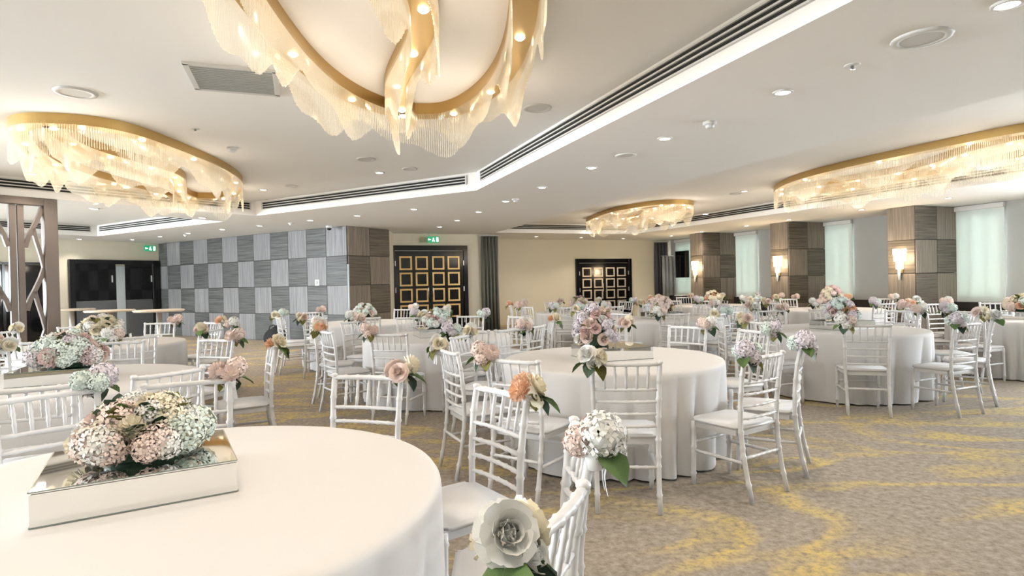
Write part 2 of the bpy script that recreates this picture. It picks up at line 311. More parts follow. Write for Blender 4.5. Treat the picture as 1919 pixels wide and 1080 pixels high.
    # pale blind and dado beside the pillar
fr_r = frame(right_end, D1); A_end = A2
edges = [A2-.02] + [p for s in pil for p in (s+.58, s)] + [1.0]
for k in range(0, len(edges), 2):
    x0, x1 = A2-edges[k], A2-edges[k+1]
    dd = struct('baseboard_right_%d' % (k//2+1), boxmesh('dado', ((x0+x1)/2, -.06, .39), (x1-x0, .14, .78), M['dado'], .006), fr_r, 'dark dado rail along the foot of the right-hand wall')
for i, (x0, ln) in enumerate((a, b-a) for a, b in blind_x[1:]+blind_x[:1]):
    t = thing('roller_blind', ['pale roller blind right of the farthest pillar', 'pale roller blind right of the middle pillar', 'pale roller blind right of the nearest pillar', 'pale roller blind by the far corner curtain'][i], 'blind', fr_r, 'roller blinds')
    link('fabric', boxmesh('fabric', (x0+ln/2, -.03, 1.74), (ln, .008, 1.92), M['blind']), t)
    link('headbox', boxmesh('headbox', (x0+ln/2, -.05, 2.74), (ln+.02, .09, .1), M['fitting'], .01), t)
    link('bottom_bar', boxmesh('bottom_bar', (x0+ln/2, -.03, .79), (ln, .02, .03), M['fitting'], .005), t)
# ------------------------------------------------------------------ doors
def panel_door(name, wf, x0, x1, h, rows, fm, label):
    W_ = x1-x0; t = struct(name, None, wf @ Matrix.Translation((x0, 0, 0)), label); bm = bmesh.new()
    for c, s in (((.06, -.04, h/2), (.12, .1, h)), ((W_-.06, -.04, h/2), (.12, .1, h)), ((W_/2, -.04, h-.07), (W_-.24, .1, .14))): box(bm, c, s, .006)
    link('casing', mesh('casing', bm, M['black'], smooth=False), t)
    lw = (W_-.26)/2; pitch = (h-.22)/rows
    for s in (0, 1):
        lx = .125+s*(lw+.01); lf = link('leaf', boxmesh('leaf', (lx+lw/2, -.03, (h-.15)/2), (lw, .05, h-.16), M['black'], .004), t)
        fw, fh = lw*.36, pitch*.84
        for c in range(2):
            cx = lx+lw*(.27 if c == 0 else .73) + (.03 if s == 0 else -.03)
            for r in range(rows):
                cz = h-.29-pitch*(r+.45); bm = bmesh.new(); b_ = fw*.13
                for cc, ss in (((cx, -.062, cz+fh/2-b_/2), (fw, .02, b_)), ((cx, -.062, cz-fh/2+b_/2), (fw, .02, b_)), ((cx-fw/2+b_/2, -.062, cz), (b_, .02, fh-2*b_)), ((cx+fw/2-b_/2, -.062, cz), (b_, .02, fh-2*b_))): box(bm, cc, ss)
                if cz-fh/2 > 0: link('panel_frame', mesh('panel_frame', bm, fm, smooth=False), lf)
                else: bm.free()
        bm = bmesh.new(); hx = lx+(lw-.06 if s == 0 else .06)
        tube(bm, [(hx, -.06, 1.0), (hx, -.10, 1.02), (hx, -.10, 1.28), (hx, -.06, 1.3)], .011, 8); link('handle', mesh('handle', bm, M['steel']), lf)
        for z in (.35, h*.5, h-.5): link('hinge', boxmesh('hinge', (lx+(.0 if s == 0 else lw), -.075, z), (.025, .03, .14), M['steel'], .003), lf)
fb1 = frame(AW*A1, D2); fb2 = frame(AW*A2, D2)
panel_door('door_1', fb1, on_line(732, AW*A1, D2), on_line(876, AW*A1, D2), 2.47, 5, M['gold_frame'], 'black lacquer double door with gold square panels')
panel_door('door_2', fb2, on_line(1078.5, AW*A2, D2), on_line(1182, AW*A2, D2), 2.14, 5, M['pale_frame'], 'black lacquer double door on the far wall')
fl = frame(LW, D4)
x0, x1 = on_line(128, LW, D4), on_line(297, LW, D4); h3 = 2.27; W3 = x1-x0
t = struct('door_3', None, fl @ Matrix.Translation((x0, 0, 0)), 'black glass double door with grey lower panels')
bm = bmesh.new()
for c, s in (((.07, -.04, h3/2), (.14, .12, h3)), ((W3-.1, -.04, h3/2), (.2, .12, h3)), ((W3/2, -.04, h3-.06), (W3-.3, .12, .12))): box(bm, c, s, .006)
link('casing', mesh('casing', bm, M['black'], smooth=False), t)
for s, (a, b) in enumerate(((.14, W3*.49), (W3*.60, W3-.2))):
    lf = link('leaf', boxmesh('leaf', ((a+b)/2, -.03, h3*.72), (b-a, .05, h3*.46), M['glass_dark'], .004), t)
    link('lower_panel', boxmesh('lower_panel', ((a+b)/2, -.03, h3*.245), (b-a, .05, h3*.48), M['grey_panel'], .004), lf)
    link('handle', boxmesh('handle', (b-.1 if s == 0 else b-.03, -.07, h3*.76), (.03, .03, .2), M['steel'], .004), lf)
link('centre_strip', boxmesh('centre_strip', (W3*.545, -.03, h3*.47), (W3*.10, .04, h3*.9), M['strip'], .004), t)
# left wall nearer to the camera: dark glazed doors seen through the lattice
xs = on_line(60, LW, D4)
t = struct('door_4', None, fl @ Matrix.Translation((xs-2.4, 0, 0)), 'dark glazed partition seen through the wooden lattice')
for k in range(3): link('pane', boxmesh('pane', (.45+k*.9, -.02, 1.05), (.84, .03, 2.1), M['glass_dark'], .003), t)
bm = bmesh.new()
for k in range(4): box(bm, (k*.9, -.03, 1.07), (.06, .07, 2.14))
box(bm, (1.35, -.03, 2.14), (2.76, .07, .06)); link('frame', mesh('frame', bm, M['black'], smooth=False), t)
# curtains
def curtain(name, wf, x0, x1, z0, z1, m_, label, folds=7, depth=.07):
    bm = bmesh.new(); n = folds*8; rows = []
    for z in (z0, (z0+z1)/2, z1):
        rows.append([bm.verts.new((x0+(x1-x0)*k/n, -.12+depth*math.sin(2*math.pi*folds*k/n+z), z)) for k in range(n+1)])
    for a, b in zip(rows, rows[1:]):
        for k in range(n): bm.faces.new((a[k], a[k+1], b[k+1], b[k]))
    r = bmesh.ops.solidify(bm, geom=bm.faces[:], thickness=.006)
    t = thing(name, label, 'curtain', wf); link('drape', mesh('drape', bm, m_), t)
    bm = bmesh.new(); tube(bm, [(x0-.05, -.12, z1+.02), (x1+.05, -.12, z1+.02)], .012, 6); link('track', mesh('track', bm, M['fitting']), t)
curtain('curtain', fb1, on_line(901, AW*A1, D2), on_line(933, AW*A1, D2), .02, 2.74, M['curtain'], 'grey-green curtain hanging beside the gold-panelled door', 5)
xe = min(on_line(1262, AW*A2, D2), 12.65)
curtain('curtain', fb2, xe+.05, xe+.62, .8, 2.72, M['curtain_dark'], 'charcoal curtain in the far right corner', 4)
curtain('sheer_curtain', fb2 @ Matrix.Translation((0, -.1, 0)), xe+.3, xe+.75, .8, 2.2, M['sheer'], 'white sheer curtain in the far right corner', 3, .03)
t = thing('cabinet', 'dark low cabinet in the far corner below the curtain', 'cabinet', frame(AW*16.7 + D2*on_line(1263, AW*16.7, D2), D2))
link('body', boxmesh('body', (.27, -.2, .4), (.54, .45, .8), M['navy'], .01), t); link('top', boxmesh('top', (.27, -.22, .815), (.5, .46, .03), M['fitting'], .005), t)
for k in (0, 1): link('cupboard_door', boxmesh('cupboard_door', (.14+k*.26, -.43, .38), (.25, .02, .7), M['navy'], .004), t)
t = thing('television', 'dark wall screen behind the farthest pillar', 'television', fr_r @ Matrix.Translation((.75, -.10, 0)))
link('casing', boxmesh('casing', (0, 0, 1.9), (.7, .06, .95), M['black'], .01), t); link('screen', boxmesh('screen', (0, -.035, 1.9), (.64, .01, .88), M['glass_dark']), t)
# ------------------------------------------------------------------ lattice screen
s0 = at(103, 374, ZS); ang = D4
fs = frame(Vector((s0.x, s0.y, 0)) - D4*1.02, D4)
t = thing('lattice_screen', 'dark bronze lattice screen with branching bars at the left edge', 'screen', fs)
link('post', boxmesh('post', (.94, 0, 1.395), (.17, .14, 2.79), M['lattice'], .008), t); link('post', boxmesh('post', (.12, 0, 1.395), (.17, .14, 2.79), M['lattice'], .008), t)
link('top_beam', boxmesh('top_beam', (.53, 0, 2.735), (.66, .12, .11), M['lattice'], .006), t)
for x in (.482, .578): link('upright', boxmesh('upright', (x, 0, 1.34), (.082, .06, 2.66), M['lattice'], .006), t)
def ribbon_bar(pts, w_=.055, d=.06):
    bm = bmesh.new(); pts = [Vector((p[0], 0, p[1])) for p in pts]; pr = []
    for i, p in enumerate(pts):
        tg = (pts[min(i+1, len(pts)-1)]-pts[max(0, i-1)]).normalized(); nn = Vector((tg.z, 0, -tg.x))*w_/2
        pr.append([bm.verts.new(p+nn+Vector((0, y, 0))) for y in (-d/2, d/2)]+[bm.verts.new(p-nn+Vector((0, y, 0))) for y in (d/2, -d/2)])
    for a, b in zip(pr, pr[1:]):
        for k in range(4): bm.faces.new((a[k], a[(k+1) % 4], b[(k+1) % 4], b[k]))
    bm.faces.new(pr[0][::-1]); bm.faces.new(pr[-1]); return mesh('branch_bar', bm, M['lattice'], smooth=False)
for q in range(3):
    z = 2.68-q*.93
    for s in (-1, 1):
        X = lambda u: .53+s*(.09+u*.235)
        link('branch_bar', ribbon_bar([(X(1), z), (X(.82), z-.14), (X(.5), z-.32), (X(.22), z-.46), (X(.05), z-.62)]), t)
        link('branch_bar', ribbon_bar([(X(.48), z-.34), (X(.62), z-.52), (X(.85), z-.74), (X(1), z-.92)], .045), t)
# ------------------------------------------------------------------ chandeliers
rodrand = random.Random(3)
def chandelier(label, c, ang, L, W_, strand, lobes, ph):
    """gold channel on the ceiling following a lobed oval, clear rods hung from both its edges in waves, lamps in between"""
    t = thing('chandelier', label, 'chandelier', Matrix.Translation((c[0], c[1], ZT)) @ Matrix.Rotation(math.radians(ang), 4, 'Z'), 'gold and glass rod chandeliers')
    def ring(u):
        a = 2*math.pi*u; k = 1+.07*math.sin(lobes*a+ph)
        return Vector((W_/2*k*math.copysign(abs(math.cos(a))**.8, math.cos(a)), L/2*math.copysign(abs(math.sin(a))**.9, math.sin(a)), 0))
    def mid(u): return Vector((.2*math.sin(u*math.pi*2.6-2.2), L*(.49-.98*u), 0))
    curves = [(ring, True)] + ([(mid, False)] if strand else [])
    nl = 0
    for fn, closed in curves:
        N = 220; P = [fn(i/N) for i in range(N + (0 if closed else 1))]; n = len(P); S = [0]
        Nn = []
        for i in range(n):
            tg = (P[(i+1) % n]-P[i-1]) if closed else (P[min(i+1, n-1)]-P[max(i-1, 0)]); tg.normalize(); Nn.append(Vector((tg.y, -tg.x, 0)))
        bm = bmesh.new(); hw, dp = .085, .10; prof = [(-hw, 0), (hw, 0), (hw, -dp), (-hw, -dp)]
        R_ = [[bm.verts.new(P[i]+Nn[i]*a+Vector((0, 0, z))) for a, z in prof] for i in range(n)]
        for i in range(n if closed else n-1):
            a, b = R_[i], R_[(i+1) % n]
            for k in range(4): bm.faces.new((a[k], a[(k+1) % 4], b[(k+1) % 4], b[k]))
        link('ceiling_channel', mesh('ceiling_channel', bm, M['gold'], smooth=False), t)
        for side in (-1, 1):
            bm = bmesh.new(); s = 0.0; acc = 0
            for i in range(n if closed else n-1):
                a = P[i]+Nn[i]*side*hw*.97; b = P[(i+1) % n]+Nn[(i+1) % n]*side*hw*.97; d = (b-a).length
                while acc < d:
                    p = a.lerp(b, acc/d) if d else a; q = s+acc
                    ln = .24+.10*math.sin(q*4.4+side*1.57+ph)+.045*math.sin(q*9.7+side) + rodrand.uniform(-.006, .006)
                    r = .0052; z0, z1 = -dp+.02, -dp-ln; vs = []
                    for z in (z0, z1): vs.append([bm.verts.new((p.x+r*math.cos(2.094*k+q), p.y+r*math.sin(2.094*k+q), z)) for k in range(3)])
                    for k in range(3): bm.faces.new((vs[0][k], vs[0][(k+1) % 3], vs[1][(k+1) % 3], vs[1][k]))
                    bm.faces.new(vs[1]); acc += .021
                acc -= d; s += d
            tag(link('glass_rods', mesh('glass_rods', bm, M['rod'], smooth=False), t), 'curtain of clear glass rods with a wavy hem', kind='stuff')
        step = 18 if closed else 30
        for i in range(8, n, step):
            bm = bmesh.new(); lathe(bm, [(.03, 0), (.034, -.008), (.02, -.02)], 10, (P[i].x, P[i].y, -dp)); link('lamp', mesh('lamp', bm, M['lamp']), t)
            nl += 1
            if nl % 2 == 0:
                lp = bpy.data.lights.new('chandelier_light', 'POINT'); lp.energy = CHAND_W; lp.color = WARM; lp.shadow_soft_size = .14
                o = bpy.data.objects.new('chandelier_light', lp); COL.objects.link(o); o.parent = t; o.location = (P[i].x, P[i].y, -dp-.42)
chandelier('open ring chandelier of gold and glass rods overhead', (-.66, 3.12), 3, 4.9, 1.5, True, 3, .4)
chandelier('long cloud-shaped glass rod chandelier on the left', (-4.85, 8.0), 13, 4.9, 1.75, True, 4, 1.2)
chandelier('long cloud-shaped glass rod chandelier at upper right', (5.98, 8.95), 13, 4.9, 1.9, True, 4, 2.6)
chandelier('small far glass rod chandelier before the far wall', (3.05, 14.5), 15, 4.0, 1.5, True, 4, .2)
# ------------------------------------------------------------------ ceiling fittings
def disc_fit(name, p, r, label, cat, group, lens=None, drop=.012):
    t = thing(name, label, cat, Matrix.Translation((p.x, p.y, p.z)), group)
    bm = bmesh.new(); lathe(bm, [(r, 0), (r*.97, -drop), (r*.72, -drop), (r*.70, -drop*.5)], 20); link('rim', mesh('rim', bm, M['fitting']), t)
    bm = bmesh.new(); lathe(bm, [(r*.71, -.002), (r*.70, -drop*.7)], 20); link('lens' if lens else 'grille', mesh('lens', bm, M[lens or 'fitting'], smooth=False), t)
    return t
DL = [((1888, 7), (1467, 172), (1246, 259), (1109, 314), (1016, 351), (948, 377)), ((60, 326), (493, 355), (711, 323)), ((177, 391), (149, 448), (248, 449), (300, 443), (353, 437), (380, 408)),
      ((417, 430), (487, 423), (582, 413), (670, 404), (776, 392)), ((897, 397), (857, 413), (824, 425)), ((1005, 443), (1089, 445), (1168, 447), (1258, 442), (1105, 419)), ((1395, 358), (1322, 401)), ((1315, 434.5), (1399, 423), (1478, 411.5), (1614, 393), (1777, 371))]
DN = ['lit downlight in the row between the two large trays', 'lit downlight in the left-hand ceiling tray', 'lit downlight near the black glass door', 'lit downlight before the checkered wood wall', 'lit downlight before the gold-panelled door', 'lit downlight before the far cream wall', 'lit downlight in the right-hand ceiling tray', 'lit downlight above the pillars']
overhead = [Vector((x, y, ZT)) for x, y in ((-3.3, 2.6), (-1.9, 2.9), (.5, 2.7), (-2.6, 1.0), (-.9, .25), (1.1, 1.3))]     # unseen downlights added above the view to brighten the foreground
for row, lab in list(zip(DL, DN)) + [(overhead, 'lit downlight above the front table')]:
    pts = sorted((q if isinstance(q, Vector) else on_ceiling(*q) for q in row), key=lambda q: q.length)
    for q_, p in enumerate(pts):
        t = disc_fit('downlight', p, .075, lab+', '+('nearest', 'second nearest', 'third nearest', 'fourth nearest', 'fifth nearest', 'farthest')[q_ if q_ < len(pts)-1 else 5], 'downlight', lab.replace('lit downlight', 'downlights'), 'lens')
        lp = bpy.data.lights.new('downlight_beam', 'SPOT'); lp.energy = DOWN_W; lp.color = (1, .90, .77); lp.spot_size = math.radians(115); lp.spot_blend = .8; lp.shadow_soft_size = .05
        o = bpy.data.objects.new('downlight_beam', lp); COL.objects.link(o); o.parent = t; o.location = (0, 0, -.03)
for x, y, r, lab in ((142, 173, .16, 'round ceiling speaker beside the left chandelier'), (1727, 71, .16, 'round ceiling speaker at upper right'), (1007, 202, .14, 'round ceiling speaker right of the ring chandelier'), (686, 298, .13, 'round ceiling speaker below the ring chandelier'),
                     (768, 316, .11, 'small round ceiling speaker behind the ring chandelier'), (1173, 291, .12, 'round ceiling speaker in the soffit row'), (546, 348, .10, 'small ceiling speaker above the wood wall vent'), (1378, 363, .12, 'round ceiling speaker beyond the right chandelier')):
    disc_fit('ceiling_speaker', on_ceiling(x, y), r, lab, 'speaker', 'round ceiling speakers')
for x, y, lab in ((435, 277, 'white smoke detector right of the left chandelier'), (1330, 229, 'white smoke detector between two downlights'), (966, 373, 'white smoke detector beyond the soffit corner'), (545, 418, 'white smoke detector before the wood wall'), (348, 440, 'white smoke detector near the exit sign')):
    p = on_ceiling(x, y); t = thing('smoke_detector', lab, 'detector', Matrix.Translation(p), 'smoke detectors')
    bm = bmesh.new(); lathe(bm, [(.06, 0), (.06, -.02), (.05, -.028)], 16); link('base', mesh('base', bm, M['fitting']), t)
    bm = bmesh.new(); lathe(bm, [(.04, -.028), (.038, -.05), (.02, -.056)], 16); link('sensor', mesh('sensor', bm, M['white']), t)
for x, y, lab in ((366, 241, 'tiny sprinkler beside the left chandelier'), (1597, 122, 'tiny sprinkler at upper right')):
    p = on_ceiling(x, y); t = thing('sprinkler', lab, 'sprinkler', Matrix.Translation(p), 'sprinklers')
    bm = bmesh.new(); lathe(bm, [(.05, 0), (.045, -.006)], 14); link('rose', mesh('rose', bm, M['fitting']), t); bm = bmesh.new(); lathe(bm, [(.012, -.006), (.012, -.03), (.02, -.032)], 8); link('head', mesh('head', bm, M['steel']), t)
p = on_ceiling(440, 149); t = thing('ceiling_grille', 'square grey air grille beside the ring chandelier', 'air grille', Matrix.Translation(p) @ Matrix.Rotation(math.radians(20), 4, 'Z'))
bm = bmesh.new()
for c, s in (((0, .3, -.008), (.66, .04, .016)), ((0, -.3, -.008), (.66, .04, .016)), ((.31, 0, -.008), (.04, .6, .016)), ((-.31, 0, -.008), (.04, .6, .016))): box(bm, c, s)
link('frame', mesh('frame', bm, M['fitting'], smooth=False), t); link('backing', boxmesh('backing', (0, 0, -.002), (.6, .6, .004), M['grille']), t)
for k in range(14): link('slat', boxmesh('slat', (0, -.27+k*.0415, -.010), (.58, .012, .012), M['grille']), t)
for wf, x, y, z, lab in ((fl, on_line(275, LW, D4), -.25, 2.63, 'green exit sign above the black glass door'), (fb1, on_line(810, AW*A1, D2), -.25, 2.62, 'green exit sign above the gold-panelled door')):
    t = thing('exit_sign', lab, 'sign', wf @ Matrix.Translation((x, y, z)), 'exit signs')
    link('case', boxmesh('case', (0, 0, 0), (.34, .04, .17), M['green'], .006), t)
    bm = bmesh.new()                                        # running figure, arrow and doorway
    for c, s in (((-.11, -.022, 0), (.07, .004, .02)), ((-.135, -.022, .0), (.02, .004, .05)), ((.0, -.022, .035), (.025, .004, .025)), ((-.005, -.022, 0), (.03, .004, .05)), ((-.03, -.022, -.035), (.02, .004, .04)), ((.02, -.022, -.04), (.02, .004, .04)), ((.11, -.022, 0), (.06, .004, .12))): box(bm, c, s)
    tag(link('pictogram', mesh('pictogram', bm, M['pict'], smooth=False), t), kind='stuff')
    for s in (-.12, .12):
        bm = bmesh.new(); tube(bm, [(s, 0, .085), (s, 0, ZS-z)], .005, 6); link('hanger', mesh('hanger', bm, M['steel']), t)
t = thing('thermostat', 'small white control panel on the wood wall', 'control panel', frame(LW, D3) @ Matrix.Translation((on_line(596, LW, D3), -.02, 1.48)))
link('plate', boxmesh('plate', (0, -.006, 0), (.15, .012, .15), M['white'], .004), t); link('screen', boxmesh('screen', (0, -.014, 0), (.08, .006, .08), M['grille'], .002), t)
t = thing('light_switch', 'small white switch between lattice and black glass door', 'switch', fl @ Matrix.Translation((on_line(107, LW, D4), 0, 1.3)))
link('plate', boxmesh('plate', (0, -.005, 0), (.1, .01, .16), M['white'], .003), t); link('rocker', boxmesh('rocker', (0, -.013, .02), (.04, .008, .05), M['vent_dark'], .002), t)
p = at(617, 426, ZS-.03); t = thing('security_camera', 'white dome camera at the wood wall corner', 'camera', Matrix.Translation((p.x, p.y, ZS)))
bm = bmesh.new(); lathe(bm, [(.075, 0), (.075, -.04), (.06, -.05)], 16); link('base', mesh('base', bm, M['white']), t)
bm = bmesh.new(); lathe(bm, [(.055, -.05), (.045, -.085), (.02, -.10)], 16); link('dome', mesh('dome', bm, M['glass_dark']), t)
# ------------------------------------------------------------------ bar tables
for x, y, lab in ((134, 579.5, 'high bar table with round pale top nearest the lattice'), (206, 581.5, 'middle high bar table before the black glass door'), (298, 581, 'high bar table nearest the checkered wood wall')):
    p = at(x, y, 1.05); t = thing('bar_table', lab, 'table', Matrix.Translation((p.x, p.y, 0)), 'high bar tables')
    bm = bmesh.new(); lathe(bm, [(.37, 1.02), (.385, 1.035), (.385, 1.05), (.37, 1.055)], 32); link('table_top', mesh('table_top', bm, M['table_top']), t)
    bm = bmesh.new(); lathe(bm, [(.045, .03), (.045, 1.02)], 14); link('column', mesh('column', bm, M['steel']), t)
    bm = bmesh.new(); lathe(bm, [(.26, 0), (.26, .012), (.05, .04)], 24); link('foot_plate', mesh('foot_plate', bm, M['steel']), t)
# black bag by the wood wall
p = at(517, 648, 0); t = thing('bag', 'black soft bag on the carpet before the wood wall', 'bag', frame(Vector((p.x, p.y, 0)), D3))
bm = bmesh.new(); bmesh.ops.create_icosphere(bm, subdivisions=3, radius=1)
for v in bm.verts:
    v.co = Vector((v.co.x*.38*(1-.3*max(0, v.co.z)), v.co.y*.2, max(-.0, v.co.z*.25+.2+.03*math.sin(v.co.x*7)+.05*v.co.x)))
link('body', mesh('body', bm, M['bag']), t)
for y in (-.08, .08):
    bm = bmesh.new(); tube(bm, [(-.16, y, .33), (-.1, y, .46), (.05, y, .5), (.15, y, .42), (.18, y, .36)], .013, 6); link('handle', mesh('handle', bm, M['bag']), t)
# ------------------------------------------------------------------ tables
T = dict(T0=((-1.15, 1.87), 'front table'), T1=((.82, 4.92), 'centre table'), T2=((-.94, 7.28), 'table left of centre'), T3=((3.98, 7.1), 'right-hand table'), T4=((7.06, 8.06), 'table at the right edge'),
         T5=((-3.29, 4.27), 'left front table'), T6=((-5.03, 7.18), 'table near the bar tables'), T8=((-2.58, 10.2), 'table by the wood wall corner'),
         T9=((1.39, 12.25), 'table before the far black door'), T10=((2.46, 9.65), 'table behind the centre table'), T11=((4.75, 13.9), 'farthest table by the pillars'), T12=((6.15, 11.3), 'table behind the right-hand table'))
def cloth_mesh(seed):
    rnd = random.Random(seed); bm = bmesh.new(); N = 320; R_ = .9; rings = []
    ph = [rnd.uniform(0, 6.28) for _ in range(5)]
    prof = [(.30, 0), (.6, 0), (.82, 0), (.875, -.001), (.893, -.006), (.902, -.02), (.905, -.05)] + [(.905, -.05-.685*k/11) for k in range(1, 12)]
    for r, dz in prof:
        row = []; s = max(0, min(1, (-dz-.03)/.70))
        for k in range(N):
            a = 2*math.pi*k/N; w0 = 1.3*math.sin(3*a+ph[0])+.9*math.sin(5*a+ph[1])+.5*math.sin(8*a+ph[4])
            g = 1-abs(math.sin((25*a+1.6*w0)/2))**.9                                    # deep soft-sided valleys between broad folds
            rr = r + s**.7*(.012 - .095*g*(.62+.38*math.sin(2*a+ph[2])) + .010*math.sin(6*a+ph[3])) + .05*max(0, s-.86)*math.sin(23*a+2*w0+ph[1])
            row.append(bm.verts.new((rr*math.cos(a), rr*math.sin(a), .75+dz)))
        rings.append(row)
    c = bm.verts.new((0, 0, .75))
    for k in range(N): bm.faces.new((c, rings[0][k], rings[0][(k+1) % N]))
    for a, b in zip(rings, rings[1:]):
        for k in range(N): bm.faces.new((a[k], b[k], b[(k+1) % N], a[(k+1) % N]))
    return mesh('tablecloth', bm, M['cloth'])
cloths = [cloth_mesh(s) for s in range(4)]
for i, (k, ((x, y), nm)) in enumerate(T.items()):
    o = tag(link('tablecloth', cloths[i % 4], None, Matrix.Translation((x, y, 0)) @ Matrix.Rotation(i*.9, 4, 'Z')), 'white floor-length round cloth on the '+nm, 'tablecloth', 'round white tablecloths')
# ------------------------------------------------------------------ flowers
def petal(bm, base, d, up, ln, wd, cup, tip=.5):
    side = d.cross(up).normalized(); pts = []
    for v, wv in ((0, .35), (.45, 1), (.8, .9), (1, tip)):
        for u in (-1, 0, 1):
            pts.append(bm.verts.new(base + d*ln*v + up*(cup*ln*(v*v) + .12*ln*(abs(u)*v)) + side*u*wd/2*wv))
    for r in range(3):
        for q in range(2): a = r*3+q; bm.faces.new((pts[a], pts[a+1], pts[a+4], pts[a+3]))
def rose(seed):
    rnd = random.Random(seed); bm = bmesh.new()
    for ring, n, tilt, ln, rad in ((0, 4, 1.45, .55, .05), (1, 5, 1.2, .68, .14), (2, 6, .85, .72, .25), (3, 8, .45, .72, .34), (4, 9, .08, .68, .38)):
        for k in range(n):
            a = 2*math.pi*(k+rnd.uniform(-.12, .12))/n+ring; h = Vector((math.cos(a), math.sin(a), 0)); d = (h*math.cos(tilt)+Vector((0, 0, 1))*math.sin(tilt)).normalized(); up = (Vector((0, 0, 1))*math.cos(tilt)-h*math.sin(tilt))
            petal(bm, h*rad+Vector((0, 0, -.15-.03*ring)), d, up, ln, .60+.06*ring, (.02, .06, .10, .04, -.16)[ring], .66)
    bmesh.ops.create_icosphere(bm, subdivisions=1, radius=.32, matrix=Matrix.Translation((0, 0, -.05))); return bm
def dahlia(seed):
    rnd = random.Random(seed); bm = bmesh.new(); n = 64
    for i in range(n):
        z = 1-(i+.5)/n*1.25; r = math.sqrt(max(0, 1-z*z)); a = i*2.39996; n_ = Vector((r*math.cos(a), r*math.sin(a), z)).normalized()
        h = Vector((math.cos(a), math.sin(a), 0)); d = (n_*.75+h*.35).normalized(); up = (Vector((0, 0, 1)) - d*d.z).normalized()
        petal(bm, n_*.45, d, up, .55*rnd.uniform(.85, 1.1), .30, .12, .18)
    bmesh.ops.create_icosphere(bm, subdivisions=1, radius=.5); return bm
def hydrangea(seed):
    rnd = random.Random(seed); bm = bmesh.new(); n = 62
    bmesh.ops.create_icosphere(bm, subdivisions=2, radius=.70)
    for i in range(n):
        z = 1-(i+.5)/n*1.75; r = math.sqrt(max(0, 1-z*z)); a = i*2.39996+rnd.uniform(-.2, .2); n_ = Vector((r*math.cos(a), r*math.sin(a), z)).normalized()
        u = n_.orthogonal().normalized(); v = n_.cross(u); w0 = rnd.uniform(0, 1.57); c = n_*rnd.uniform(.88, 1.02); cv = bm.verts.new(c-n_*.03); s = rnd.uniform(.23, .31)
        for k in range(4):
            def q(b, rr, lift): return bm.verts.new(c+(u*math.cos(b)+v*math.sin(b))*rr*s+n_*lift*s)
            b = w0+k*math.pi/2; bm.faces.new((cv, q(b-.62, .75, .12), q(b, 1.15, rnd.uniform(-.25, .45)), q(b+.62, .75, .12)))
    return bm
geo = {k: [mesh(k, f(s)) for s in (1, 2)] for k, f in (('rose', rose), ('dahlia', dahlia), ('hydrangea', hydrangea))}
fl_cache = {}
def flower_mesh(kind, col, v):
    key = (kind, col, v)
    if key not in fl_cache: me = geo[kind][v].copy(); me.name = 'flower'; me.materials.append(M['f_'+col]); fl_cache[key] = me
    return fl_cache[key]
def leaf_mesh(m_):
    bm = bmesh.new(); rows = []
    for t_, w_ in ((0, .04), (.2, .55), (.45, .8), (.7, .6), (.88, .28), (1, .02)):
        rows.append([bm.verts.new((u*w_*.5, t_, .12*abs(u)*w_ - .25*t_*t_)) for u in (-1, 0, 1)])
    for a, b in zip(rows, rows[1:]):
        for k in range(2): bm.faces.new((a[k], a[k+1], b[k+1], b[k]))
    bmesh.ops.solidify(bm, geom=bm.faces[:], thickness=.01); return mesh('leaf', bm, m_)
leaves = {k: leaf_mesh(M[k]) for k in ('leaf', 'leaf_dark', 'leaf_olive')}
bm = bmesh.new()
for s in (-1, 1):
    rows = [[bm.verts.new((s*(.010+.004*q)+x, -.028-.004*math.sin(q*2), -.03-.028*q)) for x in (-.011, .011)] for q in range(5)]
    for a, b in zip(rows, rows[1:]): bm.faces.new((a[0], a[1], b[1], b[0]))
tube(bm, [(0, 0, -.07), (0, 0, -.01)], [.026, .030], 10)
ribbon_me = mesh('ribbon', bm, M['ribbon'])
def orient(n, spin=0):
    n = n.normalized(); return n.to_track_quat('Z', 'Y').to_matrix().to_4x4() @ Matrix.Rotation(spin, 4, 'Z')
def place_flower(parent, p, n, r, kind, col, rnd):
    link('flower', flower_mesh(kind, col, rnd.randint(0, 1)), parent, Matrix.Translation(p) @ orient(n, rnd.uniform(0, 6.28)) @ Matrix.Scale(r, 4))
def place_leaf(parent, p, d, ln, which, rnd):
    d = d.normalized(); x = d.cross(Vector((rnd.uniform(-.3, .3), rnd.uniform(-.3, .3), 1))).normalized(); z = x.cross(d)
    m_ = Matrix((x, d, z)).transposed().to_4x4(); m_.translation = p; link('leaf', leaves[which], parent, m_ @ Matrix.Diagonal((ln*.95, ln, ln, 1)))
PAL = [('hydrangea', 'white'), ('hydrangea', 'mint'), ('rose', 'cream'), ('rose', 'white'), ('hydrangea', 'blush'), ('dahlia', 'cream'), ('dahlia', 'blush'), ('hydrangea', 'lilac'), ('rose', 'blush'), ('dahlia', 'peach'), ('hydrangea', 'pink'), ('dahlia', 'mauve')]
